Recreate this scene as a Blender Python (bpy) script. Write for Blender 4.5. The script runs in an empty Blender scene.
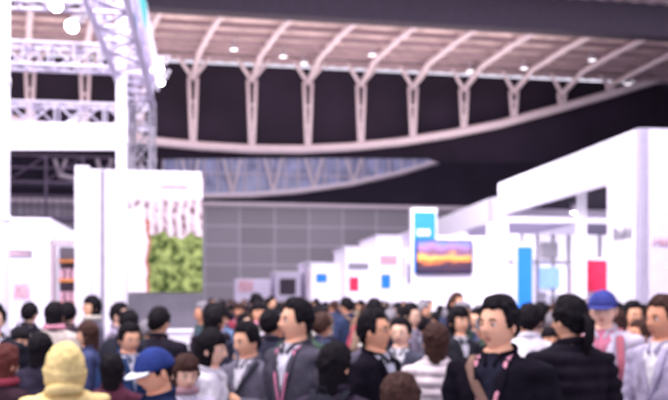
import bpy, math, random
from mathutils import Vector, Matrix, noise
random.seed(7)
S = bpy.context.scene
try:
    S.view_settings.view_transform = 'Standard'
    S.view_settings.look = 'None'
except Exception as e:
    print(e)
TH = math.radians(9.2)
CAMH = 1.72
F = 800.0

# ------------------------------------------------------------ materials
def mat(name, col, rough=0.6, metal=0.0, emit=0.0, ecol=None, var=0.12, scale=6.0, spec=0.3):
    m = bpy.data.materials.new(name); m.use_nodes = True
    nt = m.node_tree; b = nt.nodes['Principled BSDF']
    b.inputs['Roughness'].default_value = rough
    b.inputs['Metallic'].default_value = metal
    b.inputs['Specular IOR Level'].default_value = spec
    tc = nt.nodes.new('ShaderNodeTexCoord')
    nz = nt.nodes.new('ShaderNodeTexNoise'); nz.inputs['Scale'].default_value = scale
    nz.inputs['Detail'].default_value = 3
    rp = nt.nodes.new('ShaderNodeValToRGB')
    c = Vector(col[:3])
    rp.color_ramp.elements[0].position = .3; rp.color_ramp.elements[1].position = .7
    rp.color_ramp.elements[0].color = (*(c*(1-var)), 1)
    rp.color_ramp.elements[1].color = (*[min(1, v*(1+var)) for v in c], 1)
    nt.links.new(tc.outputs['Object'], nz.inputs['Vector'])
    nt.links.new(nz.outputs['Fac'], rp.inputs['Fac'])
    nt.links.new(rp.outputs['Color'], b.inputs['Base Color'])
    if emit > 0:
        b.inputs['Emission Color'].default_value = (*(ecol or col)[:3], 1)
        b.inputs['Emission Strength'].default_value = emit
    return m

# ------------------------------------------------------------ mesh buffer
class Buf:
    def __init__(s): s.v = []; s.f = []; s.m = []
    def add(s, v, f, m=0):
        o = len(s.v); s.v += [Vector(p) for p in v]
        s.f += [tuple(i+o for i in q) for q in f]
        s.m += ([m]*len(f) if isinstance(m, int) else list(m))
    def box(s, x, y, z, m=0):
        v = [(a, b, c) for a in x for b in y for c in z]
        f = [(0,1,3,2),(4,6,7,5),(0,4,5,1),(2,3,7,6),(0,2,6,4),(1,5,7,3)]
        s.add(v, f, m)
    def tube(s, pts, rad, m=0, seg=10, capk=0.5):
        pts = [Vector(p) for p in pts]
        rr = [(r, r) if not isinstance(r, (tuple, list)) else r for r in rad]
        d0 = (pts[1]-pts[0]).normalized(); d1 = (pts[-1]-pts[-2]).normalized()
        P = [pts[0]-d0*min(rr[0])*capk]+pts+[pts[-1]+d1*min(rr[-1])*capk]
        R = [(rr[0][0]*.55, rr[0][1]*.55)]+rr+[(rr[-1][0]*.55, rr[-1][1]*.55)]
        v = []; n = len(P); ref = None
        for i in range(n):
            t = (P[min(i+1, n-1)]-P[max(i-1, 0)]).normalized()
            if ref is None:
                ref = Vector((1,0,0)) if abs(t.x) < .8 else Vector((0,1,0))
            a = (ref-t*ref.dot(t)).normalized(); ref = a
            b = t.cross(a)
            for k in range(seg):
                q = 2*math.pi*k/seg
                v.append(P[i]+a*math.cos(q)*R[i][0]+b*math.sin(q)*R[i][1])
        f = []
        for i in range(n-1):
            for k in range(seg):
                k2 = (k+1) % seg
                f.append((i*seg+k, i*seg+k2, (i+1)*seg+k2, (i+1)*seg+k))
        f.append(tuple(range(seg-1, -1, -1))); f.append(tuple((n-1)*seg+k for k in range(seg)))
        s.add(v, f, m)
    def loft(s, rings, m=0, seg=28):
        v = []; n = len(rings)
        for (z, rx, ry, cy) in rings:
            for k in range(seg):
                q = 2*math.pi*k/seg
                v.append((rx*math.cos(q), cy+ry*math.sin(q), z))
        f = []
        for i in range(n-1):
            for k in range(seg):
                k2 = (k+1) % seg
                f.append((i*seg+k, i*seg+k2, (i+1)*seg+k2, (i+1)*seg+k))
        f.append(tuple(range(seg-1, -1, -1))); f.append(tuple((n-1)*seg+k for k in range(seg)))
        s.add(v, f, m)
    def mesh(s, name, mats, smooth=False):
        me = bpy.data.meshes.new(name)
        me.from_pydata([tuple(p) for p in s.v], [], s.f)
        for m in mats: me.materials.append(m)
        me.polygons.foreach_set('material_index', s.m)
        if smooth: me.polygons.foreach_set('use_smooth', [True]*len(s.f))
        me.update(); return me

def obj(name, data, parent=None, loc=(0,0,0), rz=0, coll=None):
    o = bpy.data.objects.new(name, data); S.collection.objects.link(o)
    o.location = loc; o.rotation_euler = (0, 0, rz)
    if parent: o.parent = parent
    return o

def part(parent, name, boxes, mats, bevel=0.0, loc=(0,0,0), rz=0):
    b = Buf()
    for q in boxes:
        b.box(q[0], q[1], q[2], q[3] if len(q) > 3 else 0)
    o = obj(name, b.mesh(name, mats if isinstance(mats, list) else [mats]), parent, loc, rz)
    if bevel:
        md = o.modifiers.new('bev', 'BEVEL'); md.width = bevel; md.segments = 2
    return o

def xy(px, d): return ((px-334)/F*d)
def zz(py, d): return CAMH+(300-py)/F*d
def H(u, v, z):  # hall frame -> world
    return Vector((u*math.cos(TH)-v*math.sin(TH), u*math.sin(TH)+v*math.cos(TH), z))
def HP(px, py, v):  # image pixel projected onto the hall plane v -> (u, z)
    a = (px-334)/F
    y = v/(math.cos(TH)-a*math.sin(TH))
    return y*(a*math.cos(TH)+math.sin(TH)), CAMH+(300-py)/F*y

# ------------------------------------------------------------ base materials
M_white = mat('white_panel', (.88,.83,.96), .5, var=.03)
M_white2 = mat('dimmer_white', (.78,.72,.90), .8, var=.05)
M_lit = mat('self_glowing_white', (.9,.85,1), .5, emit=.42, ecol=(.9,.84,1), var=.02)  # emission put into white walls, panels and poles so they look brightly lit
M_black = mat('black_cladding', (.020,.013,.028), .9, var=.3, scale=.3)
M_darkgrey = mat('dark_grey_paint', (.07,.055,.08), .8)
M_steel = mat('white_painted_steel', (.62,.52,.58), .5, var=.08)
M_purlin = mat('purlin_steel', (.34,.25,.29), .6, var=.1)
M_alu = mat('truss_aluminium', (.66,.61,.76), .35, metal=.3, var=.05)
M_lamp = mat('lamp_lens', (1,1,1), .3, emit=16, ecol=(1,.93,.98))
M_hibay = mat('hi_bay_lens', (1,1,1), .3, emit=2.2, ecol=(1,.93,.98))
M_lampbody = mat('lamp_housing', (.45,.42,.50), .4, metal=.3)
M_blue = mat('blue_sign', (.02,.20,.72), .5, emit=.30, ecol=(.02,.22,.9), var=.08)
M_red = mat('red_laminate', (.72,.03,.10), .5, emit=.08, ecol=(.9,.03,.12))
M_grey = mat('grey_laminate', (.30,.28,.34), .6)
M_dgrey2 = mat('slate_laminate', (.13,.12,.15), .6)
M_cyan = mat('cyan_sign', (.05,.62,.60), .5, emit=.3, ecol=(.05,.7,.7))
M_orange = mat('orange_panel', (.8,.30,.08), .6)
M_pink = mat('pink_print', (.75,.45,.55), .6, var=.4, scale=14)
M_rail = mat('mezzanine_steel', (.16,.13,.20), .6, var=.3)

# ------------------------------------------------------------ hall shell
b = Buf()
b.box((-60, 60), (-12, 66), (-.1, 0))
m_floor = mat('carpet_floor', (.22,.20,.25), .9, var=.15, scale=2)
floor = obj('floor', b.mesh('floor', [m_floor]), None, (0,0,0), TH)

def brickmat():
    m = bpy.data.materials.new('back_wall_panels'); m.use_nodes = True
    nt = m.node_tree; bs = nt.nodes['Principled BSDF']; bs.inputs['Roughness'].default_value = .7
    tc = nt.nodes.new('ShaderNodeTexCoord'); mp = nt.nodes.new('ShaderNodeMapping')
    mp.inputs['Rotation'].default_value = (math.radians(90), 0, 0)
    br = nt.nodes.new('ShaderNodeTexBrick'); br.offset = 0; br.squash = 1
    br.inputs['Scale'].default_value = 1; br.inputs['Brick Width'].default_value = 2.6
    br.inputs['Row Height'].default_value = 1.45; br.inputs['Mortar Size'].default_value = .05
    br.inputs['Color1'].default_value = (.26,.235,.27,1); br.inputs['Color2'].default_value = (.32,.29,.335,1)
    br.inputs['Mortar'].default_value = (.52,.48,.55,1)
    nt.links.new(tc.outputs['Object'], mp.inputs['Vector']); nt.links.new(mp.outputs['Vector'], br.inputs['Vector'])
    nt.links.new(br.outputs['Color'], bs.inputs['Base Color'])
    return m
M_wall = brickmat()
VB = 60
b = Buf()
b.box((-45, 45), (VB, VB+.4), (0, 8.9), 0)
b.box((-45, 45), (VB, VB+.4), (8.9, 19), 1)
b.box((-45, 45), (VB-.25, VB), (8.7, 9.0), 2)
obj('wall_back', b.mesh('wall_back', [M_wall, M_black, M_steel]), None, (0,0,0), TH)
part(None, 'wall_left', [((-32.4,-32),(8,VB),(0,19))], M_black, rz=TH)
part(None, 'wall_right', [((34,34.4),(8,VB),(0,19))], M_black, rz=TH)

M_glass = mat('window_glazing', (.22,.22,.34), .2, emit=.16, ecol=(.50,.50,.85), var=.6, scale=.9)
b = Buf(); arc2 = []
for px, py in [(60,176),(110,187),(155,193),(200,196),(250,195),(300,191),(350,184),(400,173),(440,161),(470,150)]:
    arc2.append(HP(px, py, VB-1.5))
top = HP(300, 150, VB-.2)[1]
def interp(tab, u):
    for i in range(len(tab)-1):
        a_, b_ = tab[i], tab[i+1]
        if a_[0] <= u <= b_[0]:
            t = (u-a_[0])/(b_[0]-a_[0]); return a_[1]*(1-t)+b_[1]*t
    return tab[0][1] if u < tab[0][0] else tab[-1][1]
us = [arc2[0][0]+i*(arc2[-1][0]-arc2[0][0])/30 for i in range(31)]
for i in range(7, 30):
    u0, u1 = us[i]+.06, us[i+1]-.06
    z0, z1 = interp(arc2, u0), interp(arc2, u1)
    if min(top-z0, top-z1) < .1: continue
    b.add([(u0, VB-.06, z0), (u1, VB-.06, z1), (u1, VB-.06, top), (u0, VB-.06, top)], [(0,1,2,3)], 0)
    b.tube([(us[i], VB-.1, z0), (us[i], VB-.1, top)], [.07,.07], 1, 6)
zm = (top+interp(arc2, 0))/2
b.tube([(us[7], VB-.1, zm), (us[24], VB-.1, zm)], [.06,.06], 1, 6)
obj('window_1', b.mesh('window_1', [M_glass, M_steel]), None, (0,0,0), TH)

b = Buf()
b.tube([(u, VB-1.5, z) for u, z in arc2], [.2]*len(arc2), 0, 8)
for i in range(0, 24, 3):
    u = us[i]; z = interp(arc2, u)
    b.tube([(u, VB-1.5, z), (u-.9, VB-1.3, top+.2)], [.13,.13], 0, 6)
    b.tube([(u, VB-1.5, z), (u+.9, VB-1.3, top+.2)], [.13,.13], 0, 6)
obj('roof_truss', b.mesh('roof_truss', [M_steel], True), None, (0,0,0), TH)

# mezzanine gallery with railing on the dark left side of the hall
b = Buf(); VM = 42
ul, zt = HP(-30, 150, VM); ur = HP(112, 150, VM)[0]
zs = [HP(50, y, VM)[1] for y in (216, 207, 196, 181, 168, 156)]
b.box((ul, ur), (VM, VM+1.2), (zs[0]-.25, zs[0]), 0)
b.box((ul, ur), (VM, VM+1.2), (zs[3]-.12, zs[3]), 0)
for z in zs[1:3]+zs[4:]: b.tube([(ul, VM, z), (ur, VM, z)], [.05,.05], 0, 6)
k = ul
while k < ur:
    b.tube([(k, VM, zs[0]), (k, VM, zs[5])], [.07,.07], 0, 6)
    for j in range(1, 5): b.tube([(k+j*.36, VM, zs[0]), (k+j*.36, VM, zs[2])], [.025,.025], 0, 5)
    b.tube([(k, VM, zs[3]), (k+1.8, VM, zs[5])], [.04,.04], 0, 5)
    k += 1.8
obj('mezzanine_gallery', b.mesh('mezzanine', [M_rail], True), None, (0,0,0), TH)

# arch truss 1 (front) + bulkhead
V1 = 44
CE = 14.7
arc1 = [HP(px, py, V1) for px, py in [(-160,70),(-60,105),(50,127),(100,135),(150,141),(200,146),(250,149),(300,149.5),(350,147),(400,142),(450,134),(500,124),(560,108),(610,94),(668,76),(740,52),(800,30)]]
b = Buf()
b.tube([(u, V1, z) for u, z in arc1], [(.25,.25)]*len(arc1), 0, 8)
b.tube([(u, V1+.7, z+.1) for u, z in arc1], [(.10,.10)]*len(arc1), 0, 8)
for px in [-20,30,85,140,193,252,308,361,413,464,514,562,610]:
    u, z = HP(px, 100, V1); z = interp(arc1, u)
    kz = max(z+.5, CE-.95)
    if kz > CE-.25: kz = CE-.25
    b.tube([(u-.08, V1, z), (u-.22, V1, kz)], [.10,.10], 0, 6)
    b.tube([(u+.08, V1, z), (u+.22, V1, kz)], [.10,.10], 0, 6)
    for q in (.35, .65): 
        zq = z+(kz-z)*q; b.tube([(u-.2, V1, zq), (u+.2, V1, zq)], [.06,.06], 0, 6)
    b.tube([(u, V1, kz), (u-.8, V1-.3, CE+.1)], [.12,.10], 0, 6)
    b.tube([(u, V1, kz), (u+.9, V1-.3, CE+.1)], [.12,.10], 0, 6)
    b.tube([(u, V1, kz), (u+.35, V1-2, CE-.15), (u+1.0, V1-5, CE+.15), (u+1.9, 35.6, CE+.35)], [.16,.17,.17,.17], 0, 6)
obj('roof_truss', b.mesh('roof_truss', [M_steel], True), None, (0,0,0), TH)

b = Buf()
tab = [HP(px, py, V1+1.2) for px, py in [(-200,157),(150,158),(330,157),(430,158),(445,163),(800,163)]]
for i in range(len(tab)-1):
    (u0, z0), (u1, z1) = tab[i], tab[i+1]
    b.add([(u0, V1+1.2, z0), (u1, V1+1.2, z1), (u1, V1+1.2, CE+.2), (u0, V1+1.2, CE+.2), (u0, V1+1.6, z0), (u1, V1+1.6, z1), (u1, V1+1.6, CE+.2), (u0, V1+1.6, CE+.2)],
          [(0,1,2,3),(4,7,6,5),(0,4,5,1)], 0)
obj('trim_1', b.mesh('trim_1', [M_black]), None, (0,0,0), TH)

b = Buf(); v = []; f = []
N = 160; u0, u1 = -30, 34
for j, (vv, z) in enumerate([(33, CE+.75), (V1+1.2, CE+.3)]):
    for i in range(N+1):
        v.append((u0+(u1-u0)*i/N, vv, z+(.07 if i % 2 else 0)))
for i in range(N): f.append((i, i+1, N+2+i, N+1+i))
b.add(v, f, 0)
for k in range(8):
    vv = 35.2+k*1.22; z = CE+.64-(vv-33)*.037
    b.box((u0, u1), (vv-.05, vv+.05), (z-.26, z), 1)
M_deck = mat('roof_deck', (.70,.56,.56), .8, var=.25, scale=.6)
obj('ceiling', b.mesh('ceiling', [M_deck, M_purlin]), None, (0,0,0), TH)
part(None, 'trim_2', [((-9,30),(34.2,34.9),(13.95,19))], M_darkgrey, rz=TH)

def lampmesh(r=.28, h=.35):
    b = Buf(); seg = 20; v = []; f = []
    prof = [(.05,h+.25),(.05,h),(r*.45,h*.9),(r*.8,h*.4),(r,0),(r*.92,.0)]
    for (rr, z) in prof:
        for k in range(seg): v.append((rr*math.cos(2*math.pi*k/seg), rr*math.sin(2*math.pi*k/seg), z))
    for i in range(len(prof)-1):
        for k in range(seg): f.append((i*seg+k, i*seg+(k+1)%seg, (i+1)*seg+(k+1)%seg, (i+1)*seg+k))
    b.add(v, f, 0)
    b.add([(r*.92*math.cos(2*math.pi*k/seg), r*.92*math.sin(2*math.pi*k/seg), .03) for k in range(seg)], [tuple(range(seg))], 1)
    return b.mesh('hi_bay_lamp', [M_lampbody, M_hibay], True)
LM = lampmesh(.22)
for px, py, vv in [(234,50,40),(283,54,41),(372,52,40),(470,66,42),(304,60,42),(524,58,41),(628,74,43),(592,50,39)]:
    u, z = HP(px, py, vv); obj('hi_bay_lamp', LM, None, H(u, vv, min(z, CE-.5)))

# ------------------------------------------------------------ exhibition truss rig on the left
def box_truss(name, p0, p1, s=.3, m=M_alu, step=None, parent=None, r=.022):
    p0 = Vector(p0); p1 = Vector(p1); d = (p1-p0); L = d.length; d.normalize()
    ref = Vector((0,0,1)) if abs(d.z) < .9 else Vector((0,1,0))
    a = d.cross(ref).normalized(); c = a.cross(d).normalized()
    b = Buf(); cor = [a*s/2+c*s/2, a*s/2-c*s/2, -a*s/2-c*s/2, -a*s/2+c*s/2]
    for q in cor: b.tube([p0+q, p1+q], [r, r], 0, 6)
    n = max(2, int(L/(step or s*1.1)))
    for i in range(n):
        t0 = p0+d*L*i/n; t1 = p0+d*L*(i+1)/n
        for k in range(4):
            A, B = cor[k], cor[(k+1) % 4]
            if (i+k) % 2: A, B = B, A
            b.tube([t0+A, t1+B], [r*.6, r*.6], 0, 5)
            b.tube([t0+cor[k], t0+cor[(k+1)%4]], [r*.6, r*.6], 0, 5)
    return obj(name, b.mesh(name, [m]), parent)
rig = obj('stage_lighting_truss', None)
D = Vector((-math.sin(TH), math.cos(TH), 0))
E = Vector((-2.68, 11, 4.62))
box_truss('ladder_beam', E-D*8, E+D*.2, .36, parent=rig, r=.035)
b = Buf()
px_ = Vector((math.cos(TH), math.sin(TH), 0))
q0 = E-D*8+px_*.24; q1 = E+px_*.24
b.add([q0+Vector((0,0,-.02)), q1+Vector((0,0,-.02)), q1+Vector((0,0,.32)), q0+Vector((0,0,.32)),
       q0+Vector((0,0,-.02))+px_*.03, q1+Vector((0,0,-.02))+px_*.03, q1+Vector((0,0,.32))+px_*.03, q0+Vector((0,0,.32))+px_*.03],
      [(0,3,2,1),(4,5,6,7),(0,1,5,4),(3,7,6,2),(0,4,7,3),(1,2,6,5)], 0)
obj('fascia_panel', b.mesh('fascia', [M_lit]), rig)
b = Buf(); c0 = E-D*3.6+px_*.29
b.add([c0+Vector((0,0,-.1)), c0+D*.9+Vector((0,0,-.1)), c0+D*.9+Vector((0,0,.2)), c0+Vector((0,0,.2))], [(0,1,2,3)])
obj('cyan_sign', b.mesh('cyan_sign', [M_cyan]), rig)
box_truss('tower', (-2.66, 11.1, 0), (-2.66, 11.1, 4.5), .28, m=M_grey, parent=rig)
box_truss('cross_beam', (-6.5, 10.6, 5.05), (-2.9, 11.1, 5.05), .3, parent=rig, r=.024)
box_truss('rear_cross_beam', (-7.5, 12.6, 4.72), (-3.0, 13.2, 4.72), .34, parent=rig, r=.026)
box_truss('front_cross_beam', (-6.2, 9.0, 5.3), (-2.6, 9.4, 5.3), .3, parent=rig, r=.022)
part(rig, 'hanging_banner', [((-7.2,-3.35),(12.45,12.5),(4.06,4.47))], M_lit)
def pole(name, x, y, r, h, parent):
    b = Buf(); b.tube([(x,y,.02),(x,y,h)], [r,r], 0, 20, .05); b.tube([(x,y,0.0),(x,y,.04)], [r*2.2,r*2.2], 0, 20, .05)
    for z in (1.2,2.4,3.6,4.8): b.tube([(x,y,z),(x,y,z+.06)], [r*1.12,r*1.12], 0, 20, .05)
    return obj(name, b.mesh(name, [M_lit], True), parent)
pole('pole', xy(121.5, 9.7), 9.7, .065, 5.8, rig)
pole('pole_near', xy(2, 7.0), 7.0, .065, 4.9, rig)
def parcan(px, py, d, aim=(0,-.8,-.6), parent=rig, r=.12, e=M_lamp):
    b = Buf(); b.tube([(0,0,.3),(0,0,.12),(0,0,0)], [r*.6,r*.85,r], 0, 16, .1)
    b.add([(r*.95*math.cos(2*math.pi*k/16), r*.95*math.sin(2*math.pi*k/16), -.012) for k in range(16)], [tuple(range(15,-1,-1))], 1)
    for sx in (-1, 1): b.tube([(sx*r*1.1,0,.12),(sx*r*1.1,0,.42)], [.012,.012], 0, 6)
    b.tube([(-r*1.1,0,.42),(r*1.1,0,.42)], [.012,.012], 0, 6)
    o = obj('par_can', b.mesh('par_can', [M_lampbody, e], True), parent, (xy(px,d), d, zz(py,d)))
    o.rotation_euler = Vector(aim).to_track_quat('-Z', 'Y').to_euler(); return o
parcan(72, 26, 10.7, r=.09); parcan(157, 68, 10.6, r=.09); parcan(56, 5, 9.2, r=.08); parcan(72, 126, 12.3, r=.08); parcan(161,82,10.9,r=.05)

# ------------------------------------------------------------ left booth
def poster_mat():
    m = bpy.data.materials.new('garden_poster'); m.use_nodes = True
    nt = m.node_tree; L = nt.links; bs = nt.nodes['Principled BSDF']; bs.inputs['Roughness'].default_value = .8
    bs.inputs['Specular IOR Level'].default_value = .1
    tc = nt.nodes.new('ShaderNodeTexCoord'); sp = nt.nodes.new('ShaderNodeSeparateXYZ'); L.new(tc.outputs['Object'], sp.inputs[0])
    def nz(s, d=4):
        q = nt.nodes.new('ShaderNodeTexNoise'); q.inputs['Scale'].default_value = s; q.inputs['Detail'].default_value = d
        L.new(tc.outputs['Object'], q.inputs['Vector']); return q.outputs['Fac']
    def ramp(fac, p0, c0, p1, c1):
        g = nt.nodes.new('ShaderNodeValToRGB'); L.new(fac, g.inputs['Fac'])
        g.color_ramp.elements[0].position=p0; g.color_ramp.elements[1].position=p1
        g.color_ramp.elements[0].color = (*c0,1); g.color_ramp.elements[1].color = (*c1,1); return g.outputs['Color']
    fol = ramp(nz(11, 5), .36, (.03,.05,.012), .68, (.34,.42,.14))
    city = ramp(nz(13, 4), .38, (.16,.09,.10), .60, (.62,.50,.56))
    fade = nz(4)
    def mth(op, a, bb):
        q = nt.nodes.new('ShaderNodeMath'); q.operation = op
        for i, w in enumerate((a, bb)):
            if isinstance(w, (int, float)): q.inputs[i].default_value = w
            else: L.new(w, q.inputs[i])
        return q.outputs[0]
    def mix(f, a, bb):
        q = nt.nodes.new('ShaderNodeMix'); q.data_type = 'RGBA'; L.new(f, q.inputs[0])
        for i, w in ((6, a), (7, bb)):
            if isinstance(w, tuple): q.inputs[i].default_value = w
            else: L.new(w, q.inputs[i])
        return q.outputs[2]
    zn = mth('ADD', sp.outputs['Z'], mth('MULTIPLY', fade, .3))
    col = mix(mth('LESS_THAN', zn, .76+.15), city, fol)
    # white tower blocks among the city strip
    wv = nt.nodes.new('ShaderNodeTexWave'); wv.inputs['Scale'].default_value = 2.6; wv.inputs['Distortion'].default_value = 3; L.new(tc.outputs['Object'], wv.inputs['Vector'])
    blocks = mth('MULTIPLY', mth('GREATER_THAN', wv.outputs['Fac'], .72), mth('GREATER_THAN', zn, .92)); col = mix(blocks, col, (.72,.62,.70,1))
    col = mix(mth('GREATER_THAN', zn, 1.20+.15), col, (.74,.66,.80,1))
    fx = mth('ADD', sp.outputs['X'], mth('MULTIPLY', fade, -.20))
    fig = mth('MULTIPLY', mth('LESS_THAN', fx, .13), mth('LESS_THAN', zn, 1.25)); col = mix(fig, col, (.84,.74,.82,1))
    edge = mth('MULTIPLY', mth('LESS_THAN', fx, .17), mth('MULTIPLY', mth('GREATER_THAN', fx, .13), mth('LESS_THAN', zn, 1.1))); col = mix(edge, col, (.40,.16,.12,1))
    L.new(col, bs.inputs['Base Color']); return m
lb = obj('exhibition_booth', None, None, (-3.31, 10.35, 0), TH)
part(lb, 'wall_panel', [((0,1.57),(0,.18),(0,3.42)), ((0,.14),(-.12,2.6),(0,3.42)), ((-.02,.16),(-.14,-.12),(0,3.44))], M_white)
part(lb, 'plinth', [((.66,1.60),(-.35,0),(0,1.30)), ((.64,1.62),(-.37,.02),(1.30,1.34))], M_white, .01)
part(lb, 'grey_band', [((.63,1.60),(-.06,-.02),(1.36,1.80))], M_dgrey2)
part(lb, 'garden_poster', [((.0,.96),(-.03,0),(0,1.50))], poster_mat(), loc=(.63,-.03,1.82))
part(lb, 'seam_trim', [((.28,.33),(-.02,0),(0,3.4)), ((.56,.60),(-.02,0),(0,3.4))], M_grey)
part(lb, 'poster_caption', [((1.05,1.4),(-.075,-.065),(3.20,3.23))], M_pink)
lw = obj('reception_booth', None, None, (xy(50,12), 12, 0), TH)
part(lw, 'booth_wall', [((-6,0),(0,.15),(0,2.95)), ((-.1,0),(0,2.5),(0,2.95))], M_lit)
part(lw, 'door_frame', [((.0,.05),(-.05,.1),(0,2.6)), ((.46,.52),(-.05,.1),(0,2.6)), ((0,.52),(-.05,.1),(2.55,2.62))], M_steel)
part(lw, 'dark_interior', [((.05,.9),(.5,.6),(0,2.55))], M_dgrey2)
part(lw, 'shelf', [((.08,.44),(.2,.48),(z,z+.04)) for z in (1.3,1.65,2.0,2.3)], M_orange)
part(lw, 'shelf_goods', [((.10+.09*i,.16+.09*i),(.22,.4),(z+.04,z+.2)) for i in range(4) for z in (1.3,1.65,2.0)], M_pink)
for i, (x0, z0, w, h) in enumerate([(-.55,1.7,.3,.42),(-1.0,1.55,.3,.5),(-.50,1.1,.28,.4),(-.75,2.35,.5,.12)]):
    part(lw, 'wall_poster_%d' % i, [((x0,x0+w),(-.02,0),(z0,z0+h)), ((x0+.04,x0+w-.04),(-.025,-.02),(z0+.04,z0+h*.6),1)], [M_white2 if i < 3 else M_grey, M_pink])

# ------------------------------------------------------------ right booth
rb = obj('exhibition_booth', None, None, (4.93, 12.9, 0), TH)
HT = 4.5
part(rb, 'corner_pillar', [((0.0,6),(0,.14),(0,HT),1), ((0,.16),(.0,1.06),(0,HT),0)], [M_white, M_white2])  # front face painted in the darker white to look less lit than the side
part(rb, 'fascia', [((0,.16),(1.06,6.3),(3.78,HT)), ((.16,6),(6.14,6.3),(3.72,HT))], M_white)
part(rb, 'fascia_underside_glow', [((.02,.14),(1.1,6.1),(3.75,3.78))], M_lit)
part(rb, 'rear_post', [((0,.16),(6.05,6.3),(0,3.78))], M_white)
part(rb, 'ceiling_panel', [((.16,6),(.14,6.14),(3.9,3.95))], M_black)
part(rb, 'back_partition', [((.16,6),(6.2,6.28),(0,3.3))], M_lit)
part(rb, 'partition_frame', [((x,x+.06),(6.12,6.2),(0,3.3)) for x in (.5,.9,1.3,1.7,2.1,2.5,2.9,3.7)]+[((.16,6),(6.12,6.2),(2.6,2.66))], M_grey)
part(rb, 'blue_panel', [((.22,.56),(5.6,5.65),(.4,2.95)), ((.18,.61),(5.65,5.7),(0,3.05),1)], [M_blue, M_white])
part(rb, 'display_columns', [((1.35,1.5),(4.9,5.05),(0,3.9)), ((2.05,2.9),(5.6,5.7),(0,2.7)), ((.55,.70),(3.2,3.35),(0,3.9))], M_lit)
part(rb, 'red_sign', [((.72,1.6),(3.6,3.7),(1.9,2.55)), ((.70,1.62),(3.72,3.9),(0,2.6),1)], [M_red, M_white], .01)
part(rb, 'wall_screens', [((.95,1.45),(6.05,6.12),(2.0,2.5)), ((1.75,2.05),(6.05,6.12),(1.9,2.5),1), ((1.0,1.4),(6.05,6.12),(2.72,3.1),2)], [mat('pale_blue_screen', (.2,.35,.75), .4, emit=.5, ecol=(.3,.45,.95)), M_pink, M_grey])
part(rb, 'shelf_unit', [((.9,1.9),(5.7,6.1),(z,z+.05)) for z in (.6,1.2,1.8)]+[((.9,.95),(5.7,6.1),(0,1.9)),((1.85,1.9),(5.7,6.1),(0,1.9))], M_grey)
cv = bpy.data.curves.new('booth_lettering', 'FONT'); cv.body = 'Build'; cv.size = .30; cv.extrude = .01
cv.materials.append(M_grey)
t = obj('lettering', cv, rb, (-.02, .82, 2.75)); t.rotation_euler = (math.pi/2, 0, -math.pi/2)
cv2 = bpy.data.curves.new('front_lettering', 'FONT'); cv2.body = 'Hall'; cv2.size = .22; cv2.extrude = .01; cv2.materials.append(M_pink)
t = obj('front_lettering', cv2, rb, (.2, -.02, 2.6)); t.rotation_euler = (math.pi/2, 0, 0)
cv3 = bpy.data.curves.new('fascia_lettering', 'FONT'); cv3.body = 'SMART LIVING'; cv3.size = .38; cv3.extrude = .01; cv3.materials.append(mat('pale_letter', (.72,.68,.78)))
t = obj('fascia_lettering', cv3, rb, (-.02, 5.8, 3.98)); t.rotation_euler = (math.pi/2, 0, -math.pi/2)
for k, (x, y) in enumerate([(1.5,1.8),(1.5,3.2),(2.6,2.4),(1.3,5.0),(2.8,4.5)]):
    b = Buf(); b.tube([(x,y,3.9),(x,y,3.7)], [.07,.09], 0, 12, .05)
    b.add([(x+.08*math.cos(q*math.pi/6), y+.08*math.sin(q*math.pi/6), 3.685) for q in range(12)], [tuple(range(12))], 1)
    obj('downlight_%d' % k, b.mesh('dl', [M_white, M_lamp], True), rb)

# ------------------------------------------------------------ mid / far booths
mb = obj('exhibition_booth', None, None, (4.42, 22.4, 0), math.radians(7))
part(mb, 'canopy', [((0,.3),(0,13.8),(3.9,4.6)), ((0,7),(0,.3),(3.9,4.6)), ((.3,7),(13.5,13.8),(3.9,4.6))], M_white)
part(mb, 'canopy_soffit', [((.3,7),(.3,13.5),(4.1,4.15))], M_white2)
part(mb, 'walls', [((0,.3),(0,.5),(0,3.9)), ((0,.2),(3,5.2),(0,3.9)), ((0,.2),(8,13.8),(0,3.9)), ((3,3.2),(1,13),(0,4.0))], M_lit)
part(mb, 'signs', [((-.03,0),(8.5,11),(2.4,3.2)), ((-.03,0),(3.3,4.9),(2.2,3.4),1), ((-.03,0),(11.5,13.2),(2.6,3.6),2)], [M_grey, M_pink, M_white2])
def sunset():
    m = bpy.data.materials.new('sunset_screen'); m.use_nodes = True
    nt = m.node_tree; L = nt.links; bs = nt.nodes['Principled BSDF']
    tc = nt.nodes.new('ShaderNodeTexCoord'); sp = nt.nodes.new('ShaderNodeSeparateXYZ'); L.new(tc.outputs['Object'], sp.inputs[0])
    mp = nt.nodes.new('ShaderNodeMapping'); mp.inputs['Scale'].default_value = (1, 1, 3); L.new(tc.outputs['Object'], mp.inputs[0])
    n = nt.nodes.new('ShaderNodeTexNoise'); n.inputs['Scale'].default_value = 2.0; L.new(mp.outputs[0], n.inputs['Vector'])
    a = nt.nodes.new('ShaderNodeMath'); a.operation = 'MULTIPLY_ADD'; a.inputs[1].default_value = .4; L.new(n.outputs['Fac'], a.inputs[0]); L.new(sp.outputs['Z'], a.inputs[2])
    r = nt.nodes.new('ShaderNodeValToRGB'); L.new(a.outputs[0], r.inputs['Fac'])
    e = r.color_ramp.elements; e[0].position = .20; e[0].color = (.02,.01,.05,1); e[1].position = .98; e[1].color = (.10,.18,.60,1)
    for p, c in ((.38,(.05,.02,.04,1)),(.48,(.80,.20,.04,1)),(.60,(1,.45,.10,1)),(.70,(.16,.07,.13,1)),(.82,(.30,.16,.36,1))):
        x = e.new(p); x.color = c
    L.new(r.outputs['Color'], bs.inputs['Base Color']); L.new(r.outputs['Color'], bs.inputs['Emission Color'])
    bs.inputs['Emission Strength'].default_value = .4; return m
ks = obj('video_display_stand', None, None, (2.02, 20.2, 0), math.radians(5))
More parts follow.
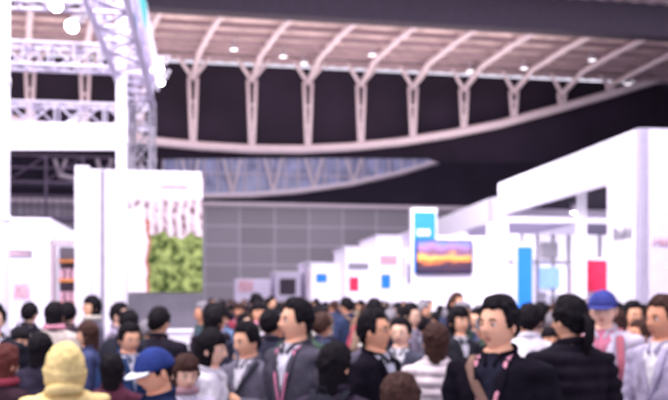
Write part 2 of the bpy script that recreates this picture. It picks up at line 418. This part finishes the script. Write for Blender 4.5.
part(ks, 'back_panel', [((-.05,2.0),(.06,.3),(0,3.35)), ((-.05,.6),(.06,.3),(3.35,4.05))], M_white)
part(ks, 'blue_sign', [((0,.55),(0,.06),(2.4,3.95)), ((.08,.40),(-.02,0),(3.35,3.50),1)], [M_blue, M_white2])
part(ks, 'screen_bezel', [((.04,1.48),(-.08,0),(2.38,3.24))], M_black)
part(ks, 'screen', [((0,1.36),(-.02,0),(0,.78))], sunset(), loc=(.08,-.08,2.42))
part(ks, 'side_panel', [((1.5,2.0),(-.4,.06),(0,2.3))], M_lit)

M_teal = mat('teal_screen', (.05,.35,.5), .4, emit=.3, ecol=(.1,.5,.7))
fb = obj('exhibition_booth', None, None, (.5, 34, 0), TH)
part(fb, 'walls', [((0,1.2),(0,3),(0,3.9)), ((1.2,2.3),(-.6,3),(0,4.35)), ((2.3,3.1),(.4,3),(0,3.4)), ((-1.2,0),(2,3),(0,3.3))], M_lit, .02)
part(fb, 'roof_trim', [((-.1,1.25),(-.1,3.1),(3.9,4.0)), ((1.15,2.35),(-.7,3.1),(4.35,4.45)), ((-1.3,.0),(1.9,3.1),(3.3,3.4))], M_white)
part(fb, 'signs', [((.1,1.0),(-.04,0),(3.0,3.3)), ((1.35,2.1),(-.64,-.6),(3.2,3.6),1), ((-1.0,-.5),(1.96,2),(2.5,2.9),2), ((.15,.55),(-.04,0),(2.1,2.7),3), ((1.4,1.8),(-.64,-.6),(2.2,2.8),2), ((2.45,2.95),(.36,.4),(2.2,2.9),4)], [M_grey, M_pink, M_blue, M_red, M_teal])
fb2 = obj('exhibition_booth', None, None, (-3.2, 44, 0), TH)
part(fb2, 'walls', [((0,1.4),(0,3),(0,3.2)), ((1.6,2.6),(-.5,3),(0,3.7)), ((2.8,4.2),(.5,3),(0,3.4)), ((-2.2,-.2),(1,3),(0,2.9))], M_white2, .02)
part(fb2, 'display_panels', [((.2,1.1),(-.05,0),(2,2.9)), ((1.7,2.4),(-.56,-.5),(2.3,3.4),1), ((3.0,3.9),(.45,.5),(2.2,3.0),2), ((-2,-1.2),(.95,1),(2.2,2.8),1)], [M_darkgrey, M_pink, M_teal])
part(fb2, 'roof_trim', [((-.05,1.45),(-.05,3),(3.2,3.3)), ((1.55,2.65),(-.55,3),(3.7,3.8))], M_white)

# ------------------------------------------------------------ people
SK = [mat('skin_%d' % i, c, .75, var=.05, scale=20, spec=.12) for i, c in enumerate([(.90,.50,.33),(.84,.43,.27),(.74,.35,.22),(.93,.58,.43)])]
HR = {'black': mat('hair_black', (.008,.006,.009), .75, var=.4, scale=40, spec=.12), 'brown': mat('hair_brown', (.050,.022,.018), .7, var=.4, scale=40, spec=.15),
      'red': mat('hair_auburn', (.10,.026,.023), .7, var=.4, scale=40, spec=.15), 'grey': mat('hair_grey', (.20,.18,.21), .7, var=.3, scale=40, spec=.15)}
M_lips = mat('lips', (.66,.24,.19), .7); M_eye = mat('eye_white', (.85,.83,.85), .3); M_iris = mat('iris', (.02,.012,.01), .2)
M_shoe = mat('shoe_leather', (.03,.025,.03), .4)
_cm = {}
def cloth(c):
    k = tuple(round(x, 3) for x in c)
    if k not in _cm: _cm[k] = mat('cloth_%d' % len(_cm), c, .9, var=.25, scale=9, spec=.05)
    return _cm[k]

def sm(a, b, x):
    t = max(0, min(1, (x-a)/(b-a))); return t*t*(3-2*t)
def headpt(d):
    x, y, z = d
    X, Y, Z = x*.078, y*.096, z*.118
    if z < 0:
        t = -z; X *= 1-.20*t**1.7
        Y *= (1-.45*t) if y > 0 else (1-.06*t)
    else:
        X *= 1+.06*z*(1-z)*4*(1 if y > 0 else .3)
    if y < 0:
        g = -y; Y *= .95
        Y -= .024*math.exp(-(x/.15)**2)*math.exp(-((z+.22)/.13)**2)*g
        Y -= .010*math.exp(-(x/.12)**2)*math.exp(-((z+.02)/.18)**2)*g
        Y -= .004*math.exp(-((z-.22)/.10)**2)*g*math.exp(-(x/.5)**2)
        for sx in (-.40, .40): Y += .010*math.exp(-((x-sx)/.17)**2)*math.exp(-((z-.03)/.12)**2)*g
        Y -= .007*math.exp(-(x/.26)**2)*math.exp(-((z+.53)/.08)**2)*g
        Y += .004*math.exp(-(x/.3)**2)*math.exp(-((z+.68)/.06)**2)
        Y -= .012*math.exp(-(x/.3)**2)*math.exp(-((z+.86)/.14)**2)
    return Vector((X, Y, Z))
_sp = {}
def sphere(n=40, m=28):
    if (n, m) in _sp: return _sp[(n, m)]
    v = [Vector((0,0,1))]; f = []
    for j in range(1, m):
        p = math.pi*j/m
        for i in range(n):
            a = 2*math.pi*i/n; v.append(Vector((math.sin(p)*math.cos(a), math.sin(p)*math.sin(a), math.cos(p))))
    v.append(Vector((0,0,-1)))
    for i in range(n): f.append((0, 1+i, 1+(i+1)%n))
    for j in range(m-2):
        for i in range(n):
            a = 1+j*n+i; b_ = 1+j*n+(i+1)%n; f.append((a, a+n, b_+n, b_))
    o = 1+(m-2)*n; e = len(v)-1
    for i in range(n): f.append((o+i, e, o+(i+1)%n))
    _sp[(n, m)] = (v, f); return v, f
def ellip(b, c, r, m, n=12, k=8, rot=None):
    v, f = sphere(n, k)
    b.add([Vector(c)+((rot @ Vector((p.x*r[0], p.y*r[1], p.z*r[2]))) if rot else Vector((p.x*r[0], p.y*r[1], p.z*r[2]))) for p in v], f, m)

SKIN, HAIR, JACK, TROU, SHOE, SHIRT, LIPS, EYE, IRIS, ACC, ACC2, HAT = range(12)
def build_head(style, n=40, m=28, glasses=False, mask=False, seed=0):
    b = Buf(); V, Fc = sphere(n, m)
    mm = []
    for f in Fc:
        c = sum((V[i] for i in f), Vector())/len(f)
        mm.append(LIPS if (c.y < -.5 and abs(c.x) < .26 and -.59 < c.z < -.47) else SKIN)
    b.add([headpt(p) for p in V], Fc, mm)
    for sx in (-1, 1):
        ellip(b, (sx*.030, -.0745, .004), (.0135,.008,.0075), EYE, 10, 6)
        ellip(b, (sx*.030, -.0810, .004), (.0064,.003,.0068), IRIS, 8, 6)
        b.tube([(sx*.016,-.0905,.024),(sx*.031,-.0885,.029),(sx*.047,-.078,.024)], [.0032,.0038,.0022], HAIR, 6)
        ellip(b, (sx*.081, .010, -.006), (.010,.020,.031), SKIN, 12, 8, Matrix.Rotation(sx*.35, 3, 'Z'))
        ellip(b, (sx*.087, .008, -.004), (.005,.011,.019), SKIN, 10, 6, Matrix.Rotation(sx*.35, 3, 'Z'))
        if glasses:
            pts = [(sx*.031+.021*math.cos(q*math.pi/6), -.097+.010*abs(math.cos(q*math.pi/6)), .002+.016*math.sin(q*math.pi/6)) for q in range(13)]
            b.tube(pts, [.0018]*13, IRIS, 5); b.tube([(sx*.052,-.088,.005),(sx*.079,.0,.008)], [.0018,.0018], IRIS, 5)
    if glasses: b.tube([(-.010,-.100,.004),(.010,-.100,.004)], [.0018,.0018], IRIS, 5)
    long = {'bob': .165, 'long': .28}.get(style, 0)
    V2, F2 = sphere(n+12, m+10)
    hv = []
    for p in V2:
        hr = math.hypot(p.x, p.y)+1e-6; fr = -p.y/hr if hr > .05 else 0
        ang = math.atan2(p.x, -p.y); pole_ = min(1, hr*2.5)
        if style == 'hood':
            nn = noise.noise(Vector((p.x*5, p.y*5, p.z*2.5)))
            n_ = Vector((p.x, p.y, p.z*.8)).normalized()
            op = sm(.45, .62, fr)*sm(.62, .45, p.z)
            q = Vector((p.x*.077, p.y*.096+.01, p.z*.118))+n_*(.034+.010*nn)*(1-op)-n_*.02*op
            if p.z < 0: q.z *= 1.25; q.x *= 1.1; q.y *= 1.05
            if op > .5: q.y += .04
            hv.append(q); continue
        if p.y < 0: q = Vector((p.x*.078*(1-.22*max(0,-p.z)**1.7), p.y*.088, p.z*.118))
        else: q = headpt(p)
        if fr < 0: thr = .62*fr
        elif fr < .30: thr = -.08
        else: thr = -.08+.68*sm(.30, .62, fr)
        thr += .07*noise.noise(Vector((ang*3.2+seed*7.3, seed, 0)))+.035*noise.noise(Vector((ang*11+seed, 3, 0)))
        if style in ('bob','long'):
            thr = -.6 if fr < .45 else .32+.08*noise.noise(Vector((ang*8, seed, 0)))
        w = sm(thr-.05, thr+.06, p.z)
        nn = (noise.noise(Vector((ang*4+seed, p.z*4, seed*3.1)))+.5*noise.noise(Vector((ang*13, p.z*6, seed))))*pole_
        n_ = Vector((p.x, p.y, p.z*.8)).normalized()
        vol = .017+.014*max(0, p.z)+nn*.013
        if fr > .5: vol *= .55+.45*sm(thr, thr+.35, p.z)
        if style == 'cap': vol *= .3
        q = q+n_*(-.014+w*(.014+vol))
        if long and fr < .45 and p.z < 0:
            t = -p.z; rad = .098*(1-.22*t); q.x = p.x/hr*rad*.92; q.y = p.y/hr*rad*1.02+.008; q.z = -long*t**.9
            s_ = noise.noise(Vector((ang*7, seed, 0)))*.06+1
            q.x *= s_; q.y *= s_; q.y += .02*t
            if t > .85: k = 1-.5*sm(.85, 1, t); q.x *= k; q.y *= k
        hv.append(q)
    b.add(hv, F2, HAT if style == 'hood' else HAIR)
    if style == 'bun': ellip(b, (0,.115,.03), (.036,.034,.036), HAIR)
    if style == 'ponytail' : b.tube([(0,.10,.03),(0,.145,.0),(0,.14,-.10),(0,.12,-.18)], [.02,.03,.028,.008], HAIR, 10)
    if style == 'cap':
        cvv = []
        for p in V:
            q = Vector((p.x*.083, p.y*.100, p.z*.118)); n_ = p.normalized()
            w = sm(.14, .20, p.z); cvv.append(q+n_*(-.03+.05*w)+Vector((0,.004,0)))
        b.add(cvv, Fc, HAT)
        br = []; K = 14
        for r0, dz in ((.80, 0), (1.0, -.006), (1.0, -.012), (.80, -.008)):
            for k in range(K+1):
                a = math.pi*(.08+.84*k/K)
                br.append((.085*math.cos(a)*(.95 if r0 < .9 else 1.0), -.055-.115*math.sin(a)*(r0-.35 if r0 < .9 else 1.0), .030+dz-(.012*math.sin(a) if r0 > .9 else 0)))
        fb_ = []
        for j in range(3):
            for k in range(K): fb_.append((j*(K+1)+k, j*(K+1)+k+1, (j+1)*(K+1)+k+1, (j+1)*(K+1)+k))
        for k in range(K): fb_.append((3*(K+1)+k, 3*(K+1)+k+1, k+1, k))
        b.add(br, fb_, ACC2)
    if mask:
        mv = [headpt(p)*1.0+Vector((p.x*.004, -.006, 0)) for p in V]; mf = []
        for f in Fc:
            c = sum((V[i] for i in f), Vector())/len(f)
            if c.y < -.15 and -.92 < c.z < -.12: mf.append(f)
        b.add(mv, mf, EYE)
    return b

def remesh(me, vox, it=4):
    o = bpy.data.objects.new('tmp', me); S.collection.objects.link(o)
    r = o.modifiers.new('r', 'REMESH'); r.mode = 'VOXEL'; r.voxel_size = vox; r.use_smooth_shade = True
    s = o.modifiers.new('s', 'SMOOTH'); s.iterations = it; s.factor = .5
    dg = bpy.context.evaluated_depsgraph_get()
    out = bpy.data.meshes.new_from_object(o.evaluated_get(dg))
    bpy.data.objects.remove(o); return out

def hand_template():
    b = Buf()
    b.tube([(0,0,.03),(0,0,-.01),(0,-.002,-.045),(0,0,-.088)], [(.020,.026),(.019,.028),(.016,.040),(.013,.042)], 0, 12)
    for y, L in ((-.031,.072),(-.011,.082),(.010,.077),(.030,.060)):
        b.tube([(0,y,-.07),(-.001,y*1.05,-.09),(-.008,y*1.1,-.09-L*.42),(-.024,y*1.1,-.09-L*.72),(-.042,y*1.05,-.09-L*.92)], [.0095,.0092,.0085,.0078,.0065], 0, 8)
    b.tube([(0,-.022,-.02),(-.008,-.044,-.042),(-.018,-.056,-.068),(-.026,-.058,-.094)], [.014,.012,.0098,.008], 0, 8)
    me = remesh(b.mesh('h', []), .0045, 2)
    return [v.co.copy() for v in me.vertices], [tuple(p.vertices) for p in me.polygons]
HANDV, HANDF = hand_template()

def segd(p, a, b_):
    ab = b_-a; t = max(0, min(1, (p-a).dot(ab)/ab.dot(ab))); return (p-a-ab*t).length

TOR = [(.78,.178,.130),(.92,.172,.126),(1.05,.163,.120),(1.20,.178,.126),(1.32,.188,.124),(1.39,.165,.108),(1.435,.115,.086),(1.47,.072,.070)]
ARMS = {'down': [(.192,.0,1.365),(.238,.02,1.10),(.232,-.05,.87)],
        'hold': [(.192,.0,1.365),(.235,.01,1.10),(.12,-.22,1.17)],
        'phone': [(.192,.0,1.365),(.235,-.06,1.12),(.08,-.28,1.30)],
        'strap': [(.192,.0,1.365),(.245,.0,1.12),(.13,-.16,1.30)],
        'pocket': [(.192,.0,1.365),(.27,.05,1.12),(.20,-.08,.93)]}
def person_mesh(name, skin=0, hair='black', style='short', jacket=(.03,.03,.04), trousers=(.03,.03,.05), shirt=(.7,.68,.75),
                armR='down', armL='down', hem=.78, wide=1.0, quilt=False, hy=0, hp=0, hr=0, hat=(.05,.08,.4), acc=(.1,.1,.1), acc2=(.8,.8,.9),
                lanyard=False, strap=0, backpack=False, collar=True, vneck=True, glasses=False, mask=False, scarf=False, vox=.017, hres=(40,28), stride=.05, fem=False, seed=0):
    b = Buf()
    k = wide
    rings = []
    for z, rx, ry in TOR:
        if z < 1.0: z = 1.0-(1.0-z)*(1.0-hem)/.22
        w = k*(.93 if fem and 1.0 < z < 1.45 else 1)
        rings.append((z, rx*(w if z < 1.4 else 1), ry*(w if z < 1.4 else 1), 0.0))
    b.loft([(rings[0][0]-.005, rings[0][1]*.97, rings[0][2]*.97, 0)]+rings+[(1.475,.055,.055,0)])
    b.loft([(.80,.150,.110,0),(.90,.160,.115,0),(1.0,.14,.10,0)])
    b.tube([(0,.012,1.40),(0,.008,1.48),(0,-.004,1.54)], [.062,.056,.054], 0, 14)
    bones = []
    for sx, ar in ((1, ARMS[armL]), (-1, ARMS[armR])):
        A = [Vector((sx*p[0]*(.95 if fem else 1)*(1+(k-1)*.8), p[1], p[2])) for p in ar]
        bones.append(A)
        dn = (A[2]-A[1]).normalized()
        b.tube([Vector((sx*.09, 0, 1.385)), A[0], A[0].lerp(A[1], .5), A[1], A[1].lerp(A[2], .5), A[2]-dn*.01], [.062*k,.066*k,.060*k,.053*k,.050*k,.042*k], 0, 14, .35)
        st = sx*stride
        b.tube([(sx*.085,0,.90),(sx*.092,-st*.3,.70),(sx*.092,-st*.6-.005,.48),(sx*.092,-st*.8+.012,.28),(sx*.092,-st+.015,.085)], [.100,.088,.066,.060,.048], 0, 14)
        b.tube([(sx*.092,-st+.045,.045),(sx*.096,-st-.04,.048),(sx*.105,-st-.15,.034)], [(.040,.042),(.046,.042),(.042,.028)], 0, 12, .6)
    me = remesh(b.mesh('body', []), vox, 5)
    vs = [v.co.copy() for v in me.vertices]; ns = [v.normal.copy() for v in me.vertices]
    for i, p in enumerate(vs):
        if p.z > 1.46 and math.hypot(p.x, p.y) < .085: continue
        if p.z < .1: continue
        a = .014*noise.noise(p*9+Vector((seed,0,0)))+.007*noise.noise(p*23)
        arm = min(segd(p, B[0], B[1]) for B in bones) < .085 or min(segd(p, B[1], B[2]) for B in bones) < .07
        if quilt and (p.z > hem or arm): a += .020*abs(math.sin(math.pi*p.z/.075))**.6-.008
        vs[i] = p+ns[i]*a
    mm = []; fs = []
    for f in me.polygons:
        c = sum((vs[j] for j in f.vertices), Vector())/len(f.vertices); fs.append(tuple(f.vertices))
        arm = min(min(segd(c, B[0], B[1]), segd(c, B[1], B[2])) for B in bones) < .078
        if c.z > 1.462 and math.hypot(c.x, c.y) < .082: mm.append(SKIN)
        elif arm and c.z > .8: mm.append(JACK)
        elif c.z < .10: mm.append(SHOE)
        elif c.z < hem: mm.append(TROU)
        elif vneck and c.y < -.03 and abs(c.x) < max(0, (c.z-1.14)*.24) : mm.append(SHIRT)
        else: mm.append(JACK)
    out = Buf(); out.add(vs, fs, mm)
    bpy.data.meshes.remove(me)
    for sx, A in ((1, bones[0]), (-1, bones[1])):
        d = (A[2]-A[1]).normalized()
        z = -d; fwd = Vector((0,-1,0)); 
        if abs(d.y) > .6: fwd = Vector((-sx*.3,0,1))
        y = -(fwd-z*fwd.dot(z)).normalized(); x = y.cross(z).normalized()
        R = Matrix((x, y, z)).transposed()
        V = [A[2]+R @ Vector((p.x*sx, p.y, p.z)) for p in HANDV]
        out.add(V, HANDF if sx > 0 else [tuple(reversed(f)) for f in HANDF], SKIN)
        out.tube([A[2]-d*.02, A[2]+d*.012], [.040*k,.041*k], JACK, 14, .1)
    if 'phone' in (armR, armL) or 'hold' in (armR, armL):
        sx, A = (1, bones[0]) if armL in ('phone', 'hold') else (-1, bones[1])
        d = (A[2]-A[1]).normalized(); c = A[2]+d*.12
        out.box((c.x-.036, c.x+.036), (c.y-.005, c.y+.005), (c.z-.02, c.z+.12), IRIS)
    def surf(x, z, o=.012, side=-1):
        rx, ry = interp([(r[0], r[1]) for r in rings], z), interp([(r[0], r[2]) for r in rings], z)
        t = min(.96, abs(x)/rx); return Vector((x, side*(ry*math.sqrt(1-t*t)+o), z))
    if collar:
        pts = []; K = 18
        for q in range(K+1):
            a = math.radians(-60)+math.radians(300)*q/K
            pts.append((.078*math.cos(a), .072*math.sin(a)+.004, 1.462+.02*math.sin(a)))
        pts = [pts[0]]+pts
        pts[0] = (pts[1][0]*.55, -.105, 1.40)
        pts.append((-pts[1][0]*.55, -.105, 1.40))
        out.tube(pts, [(.010,.024)]*len(pts), JACK, 8)
    if vneck:
        for sx in (-1, 1):
            out.tube([surf(sx*.066, 1.43, .006), surf(sx*.060, 1.34, .006), surf(sx*.02, 1.20, .006), surf(sx*.004, 1.14, .004)], [(.020,.007),(.026,.008),(.016,.007),(.006,.005)], JACK, 8)
    if scarf:
        pts = [(.085*math.cos(q*math.pi/8), .078*math.sin(q*math.pi/8), 1.475) for q in range(17)]
        out.tube(pts, [.028]*17, ACC2, 8)
    if lanyard:
        for sx in (-1, 1):
            out.tube([(sx*.07,.01,1.475), surf(sx*.072, 1.42, .014), surf(sx*.045, 1.27, .014), surf(sx*.008, 1.10, .014)], [(.010,.003)]*4, ACC2, 6)
        c = surf(0, 1.02, .016); out.box((-.05,.05), (c.y-.004, c.y+.002), (.96,1.09), SHIRT); out.box((-.04,.04), (c.y-.006, c.y-.004), (.975,1.03), ACC2)
    if strap:
        s = strap; zsq = [1.44,1.40,1.32,1.22,1.12,1.02,.93]; xsq = [.11,.105,.06,.0,-.06,-.12,-.165]
        for side in (-1, 1):
            out.tube([surf(s*x*(.98), z, .013, side) for x, z in zip(xsq, zsq)], [(.022,.006)]*7, ACC, 8)
        cx = -s*.22
        out.tube([(cx, .0, .98), (cx, .0, .90), (cx, 0, .72), (cx, 0, .68)], [(.03,.08),(.06,.14),(.065,.15),(.05,.13)], ACC, 14)
        out.tube([(cx-s*.055, -.06, .86), (cx-s*.06, -.06, .78)], [(.008,.05)]*2, ACC, 8)
    if backpack:
        out.tube([(0,.215,.98),(0,.225,1.03),(0,.225,1.20),(0,.215,1.36),(0,.20,1.43)], [(.10,.06),(.145,.095),(.145,.095),(.13,.08),(.08,.045)], ACC, 20, .5)
        out.tube([(0,.31,1.04),(0,.315,1.10),(0,.31,1.18)], [(.10,.022),(.105,.03),(.10,.02)], ACC2, 14, .5)
        out.tube([(-.03,.19,1.45),(-.02,.19,1.49),(.02,.19,1.49),(.03,.19,1.45)], [.007]*4, ACC, 6)
        for sx in (-1, 1):
            out.tube([(sx*.08,.15,1.40),(sx*.10,.06,1.46), surf(sx*.115,1.40,.02), surf(sx*.125,1.25,.018), surf(sx*.14,1.10,.018),(sx*.165,.06,1.03),(sx*.10,.16,1.02)], [(.024,.007)]*7, ACC, 8)
    hb = build_head(style, hres[0], hres[1], glasses, mask, seed)
    R = Matrix.Rotation(math.radians(hy), 3, 'Z') @ Matrix.Rotation(math.radians(hp), 3, 'X') @ Matrix.Rotation(math.radians(hr), 3, 'Y')
    piv = Vector((0,.01,-.09)); cen = Vector((0,-.012,1.583))
    out.add([cen+piv+R @ (p-piv) for p in hb.v], hb.f, hb.m)
    if style == 'hood':
        out.tube([(.08*math.cos(q*math.pi/8), .085*math.sin(q*math.pi/8)+.03, 1.44+.03*math.sin(q*math.pi/8)) for q in range(17)], [.036]*17, HAT, 8)
    return out.mesh(name, [SK[skin], HR[hair], cloth(jacket), cloth(trousers), M_shoe, cloth(shirt), M_lips, M_eye, M_iris, cloth(acc), cloth(acc2), cloth(hat)], True)

BLK = (.010,.008,.014)
FG = [
 ('child', 64, 343, 4.1, 200, dict(style='hood', hat=(.78,.62,.27), jacket=(.76,.60,.28), hair='brown', vneck=False, collar=False, quilt=True, hp=-8, hy=25)),
 ('woman', 160, 345, 3.75, -50, dict(style='cap', hat=(.03,.05,.20), acc2=(.75,.80,.95), jacket=(.02,.03,.08), acc=(.05,.05,.06), hp=12, fem=True, skin=1, vneck=False)),
 ('woman', 208, 327, 4.7, 75, dict(style='bob', jacket=(.82,.78,.92), hy=10, hp=5, fem=True, vneck=False, skin=3)),
 ('man', 249, 320, 5.2, -35, dict(jacket=(.16,.15,.20), shirt=(.75,.72,.8), hp=8, hy=-10, skin=0, armL='hold', strap=1, acc=(.03,.03,.04))),
 ('man', 297, 297, 4.75, -42, dict(jacket=(.075,.07,.095), shirt=(.72,.70,.8), lanyard=True, acc2=(.75,.25,.4), hy=-22, hp=-3, wide=1.04, skin=0)),
 ('man', 375, 308, 4.7, 55, dict(jacket=BLK, shirt=(.5,.5,.6), hy=12, hp=-8, glasses=True, wide=1.02, skin=1)),
 ('woman', 334, 341, 3.95, 160, dict(style='bob', jacket=(.04,.03,.05), backpack=True, acc=(.02,.02,.03), acc2=(.05,.05,.07), fem=True, vneck=False, hy=-20)),
 ('woman', 400, 371, 3.25, 185, dict(style='bob', hair='brown', jacket=(.03,.025,.04), fem=True, vneck=False, hy=-12)),
 ('woman', 436, 322, 5.15, 165, dict(style='bob', hair='brown', jacket=(.76,.66,.70), quilt=True, fem=True, vneck=False, hem=.66, hy=15)),
 ('man', 499, 294, 3.76, -34, dict(jacket=BLK, shirt=(.02,.02,.035), strap=-1, acc=(.25,.15,.12), lanyard=True, acc2=(.80,.35,.45), hy=-14, hp=-2, wide=1.08, skin=0)),
 ('woman', 571, 294, 4.4, 200, dict(style='ponytail', jacket=(.014,.011,.018), quilt=True, wide=1.1, vneck=False, hem=.60, hy=10)),
 ('man', 603, 289, 5.5, -25, dict(style='cap', hat=(.05,.06,.25), acc2=(.06,.07,.28), hair='grey', jacket=(.66,.60,.72), shirt=(.6,.2,.3), wide=1.04, skin=3, backpack=True, acc=(.5,.15,.2))),
 ('man', 664, 294, 4.6, -60, dict(jacket=(.45,.40,.55), shirt=(.8,.78,.85), hair='brown', skin=2, hy=-8)),
 ('man', 128, 321, 6.0, 40, dict(jacket=(.03,.06,.16), shirt=(.6,.6,.7), skin=0, armL='phone', hp=10)),
 ('woman', 89, 320, 6.9, -80, dict(style='long', hair='brown', jacket=(.05,.06,.14), fem=True, skin=0, vneck=False)),
 ('woman', 3, 343, 4.6, 150, dict(style='long', hair='red', jacket=(.04,.02,.03), fem=True, vneck=False, scarf=True, acc2=(.3,.05,.08))),
 ('woman', 40, 331, 5.6, 175, dict(style='bob', jacket=(.035,.03,.05), fem=True, vneck=False)),
 ('woman', 20, 328, 6.6, 20, dict(style='bob', jacket=(.75,.70,.85), fem=True)),
 ('man', 529, 303, 6.2, 170, dict(jacket=(.78,.75,.88), vneck=False)),
 ('man', 401, 316, 6.3, -20, dict(jacket=(.07,.07,.10), skin=3)),
 ('man', 632, 300, 7.2, 10, dict(jacket=(.5,.2,.25), skin=1)),
 ('woman', 458, 305, 6.8, 30, dict(style='bob', jacket=(.03,.03,.04), fem=True)),
 ('man', 270, 308, 6.6, 175, dict(jacket=(.03,.03,.05))),
 ('woman', 184, 352, 4.5, 30, dict(style='bob', hair='brown', jacket=(.6,.55,.68), fem=True, skin=3, hp=10, scarf=True, acc2=(.5,.3,.35))),
 ('woman', 112, 352, 5.0, 190, dict(style='bob', jacket=(.10,.03,.05), fem=True, vneck=False)),
]
placed = []
for i, (nm, px, ty, d, ang, kw) in enumerate(FG):
    h = CAMH-(ty-300)/F*d
    extra = .012 if kw.get('style') in ('cap','hood') else .018
    s = (h-extra)/1.712
    fine = d < 5.6
    me = person_mesh(nm, vox=.0135 if fine else .018, hres=(48,34) if fine else (32,22), seed=i+.37, **kw)
    o = obj(nm, me, None, (xy(px, d), d, 0), math.radians(ang)); o.scale = (s, s, s)
    placed.append((xy(px, d), d))

cols = [(.018,.015,.025),(.03,.03,.05),(.04,.05,.10),(.02,.02,.03),(.10,.09,.13),(.24,.16,.12),(.015,.015,.02),(.70,.66,.78),(.20,.17,.10),(.03,.04,.09),(.38,.06,.10),(.03,.02,.03),(.12,.17,.30),(.55,.48,.44),(.05,.08,.06),(.26,.22,.30)]
vars_ = []
for i, c in enumerate(cols):
    fem = i % 3 == 1
    vars_.append(person_mesh('visitor', skin=i % 4, hair=['black','black','brown','black','black','black','grey','black'][i % 8], style='bob' if fem and i % 2 else ('long' if fem else ('ponytail' if i == 8 else 'short')), jacket=c,
        shirt=random.choice([(.75,.72,.85),(.1,.1,.2),(.4,.4,.5)]), fem=fem, vox=.024, hres=(28,20), lanyard=i % 2 == 0, acc2=random.choice([(.7,.3,.4),(.1,.2,.6),(.6,.55,.5)]), backpack=i in (3,9,12), seed=i*1.7,
        quilt=i in (1,6,11,14), scarf=i in (4,7,13), strap=(1 if i in (0,5,10) else 0), acc=random.choice([(.2,.12,.08),(.02,.02,.03)]), hem=.64 if i in (4,8,13) else .78,
        armR=random.choice(['down','hold','pocket']), armL=random.choice(['down','phone','down','pocket']), hy=random.uniform(-25,25), hp=random.uniform(-5,12), glasses=i % 4 == 0, wide=random.uniform(.98,1.08), vneck=i % 3 != 2, stride=random.uniform(.0,.12)))
crowd = obj('crowd_of_visitors', None)
def ok(x, y, md):
    if y > 12 and x > 4.93-.165*(y-12.9)-.45: return False
    if y > 9.2 and x < -1.35-.165*(y-10.5): return False
    if 19.2 < y < 21.4 and 1.5 < x < 4.6: return False
    if y > 32.5 and -1.2 < x < 4: return False
    return all((x-a)**2+(y-b_)**2 > md*md for a, b_ in placed)
n = 0
for lo, hi, cnt, md in ((5.9,9,38,.60),(9,15,80,.64),(15,24,110,.70),(24,42,110,.8)):
    k = 0; tries = 0
    while k < cnt and tries < 4000:
        tries += 1
        y = random.uniform(lo, hi); x = xy(random.uniform(-60, 728), y)
        if not ok(x, y, md): continue
        hgt = random.gauss(1.65, .07); hgt = max(1.48, min(1.82 if y > 9 else 1.70, hgt))
        s = hgt/1.72
        o = obj('visitor', random.choice(vars_), crowd, (x, y, 0), math.radians(random.choice([0, 180, 160, 40, -40, 75, -75, 150, -150, 200])+random.uniform(-25, 25)))
        o.scale = (s, s, s); placed.append((x, y)); k += 1; n += 1
print('crowd', n)

# ------------------------------------------------------------ lights
w = bpy.data.worlds.new('hall_ambient'); S.world = w; w.use_nodes = True
w.node_tree.nodes['Background'].inputs[0].default_value = (.88,.82,1,1); w.node_tree.nodes['Background'].inputs[1].default_value = 1.3
def area(name, loc, target, size, power, col=(1,.95,1), sy=None):
    l = bpy.data.lights.new(name, 'AREA'); l.size = size; l.energy = power; l.color = col
    if sy: l.shape = 'RECTANGLE'; l.size_y = sy
    o = obj(name, l, None, loc); o.rotation_euler = (Vector(target)-Vector(loc)).to_track_quat('-Z', 'Y').to_euler(); return o
area('roof_fill_light', H(-2, 39, 9.5), H(-2, 39.5, 15), 40, 2900, (1,.86,.82), 5)  # added area light without a fixture, brightens the roof deck from below
area('hall_fill_light', (-3, 5, 10), (1, 14, 0), 7, 1700, (1,.92,.94), 7)  # added soft fill over the near crowd and left booths, no fixture
area('hall_fill_light', (1, 20, 11), (0, 22, 0), 9, 1100, (1,.93,1), 14)  # added soft fill for the middle of the hall, no fixture
area('rear_fill_light', (-2, 46, 9), (-6, 60, 3), 8, 700, (1,.94,1))  # unseen light added to lift the back wall
area('booth_fill_light', (0, 9, 7.5), (5, 15, 3.5), 2.5, 500)  # added light that brightens the right booth's pillar and fascia
area('poster_fill_light', (-1.5, 6.0, 5.5), (-3.2, 10.4, 2.4), 1.0, 150)  # unseen light added to brighten the poster wall
area('booth_interior_light', (6.9, 16.5, 3.6), (6.7, 17, 0), 2.5, 160)
area('stand_fill_light', (1.5, 17, 6), (3, 22, 3.5), 2, 300)  # added light for the video stand and the booth behind, no lamp modelled

# ------------------------------------------------------------ camera
cam = bpy.data.cameras.new('camera'); co = obj('camera', cam, None, (0, 0, CAMH)); co.rotation_euler = (math.pi/2, 0, 0)
cam.sensor_width = 36; cam.lens = F*36/668; cam.shift_y = 100/668
cam.clip_end = 300
cam.dof.use_dof = True; cam.dof.focus_distance = 1.1; cam.dof.aperture_fstop = 5.6
S.camera = co
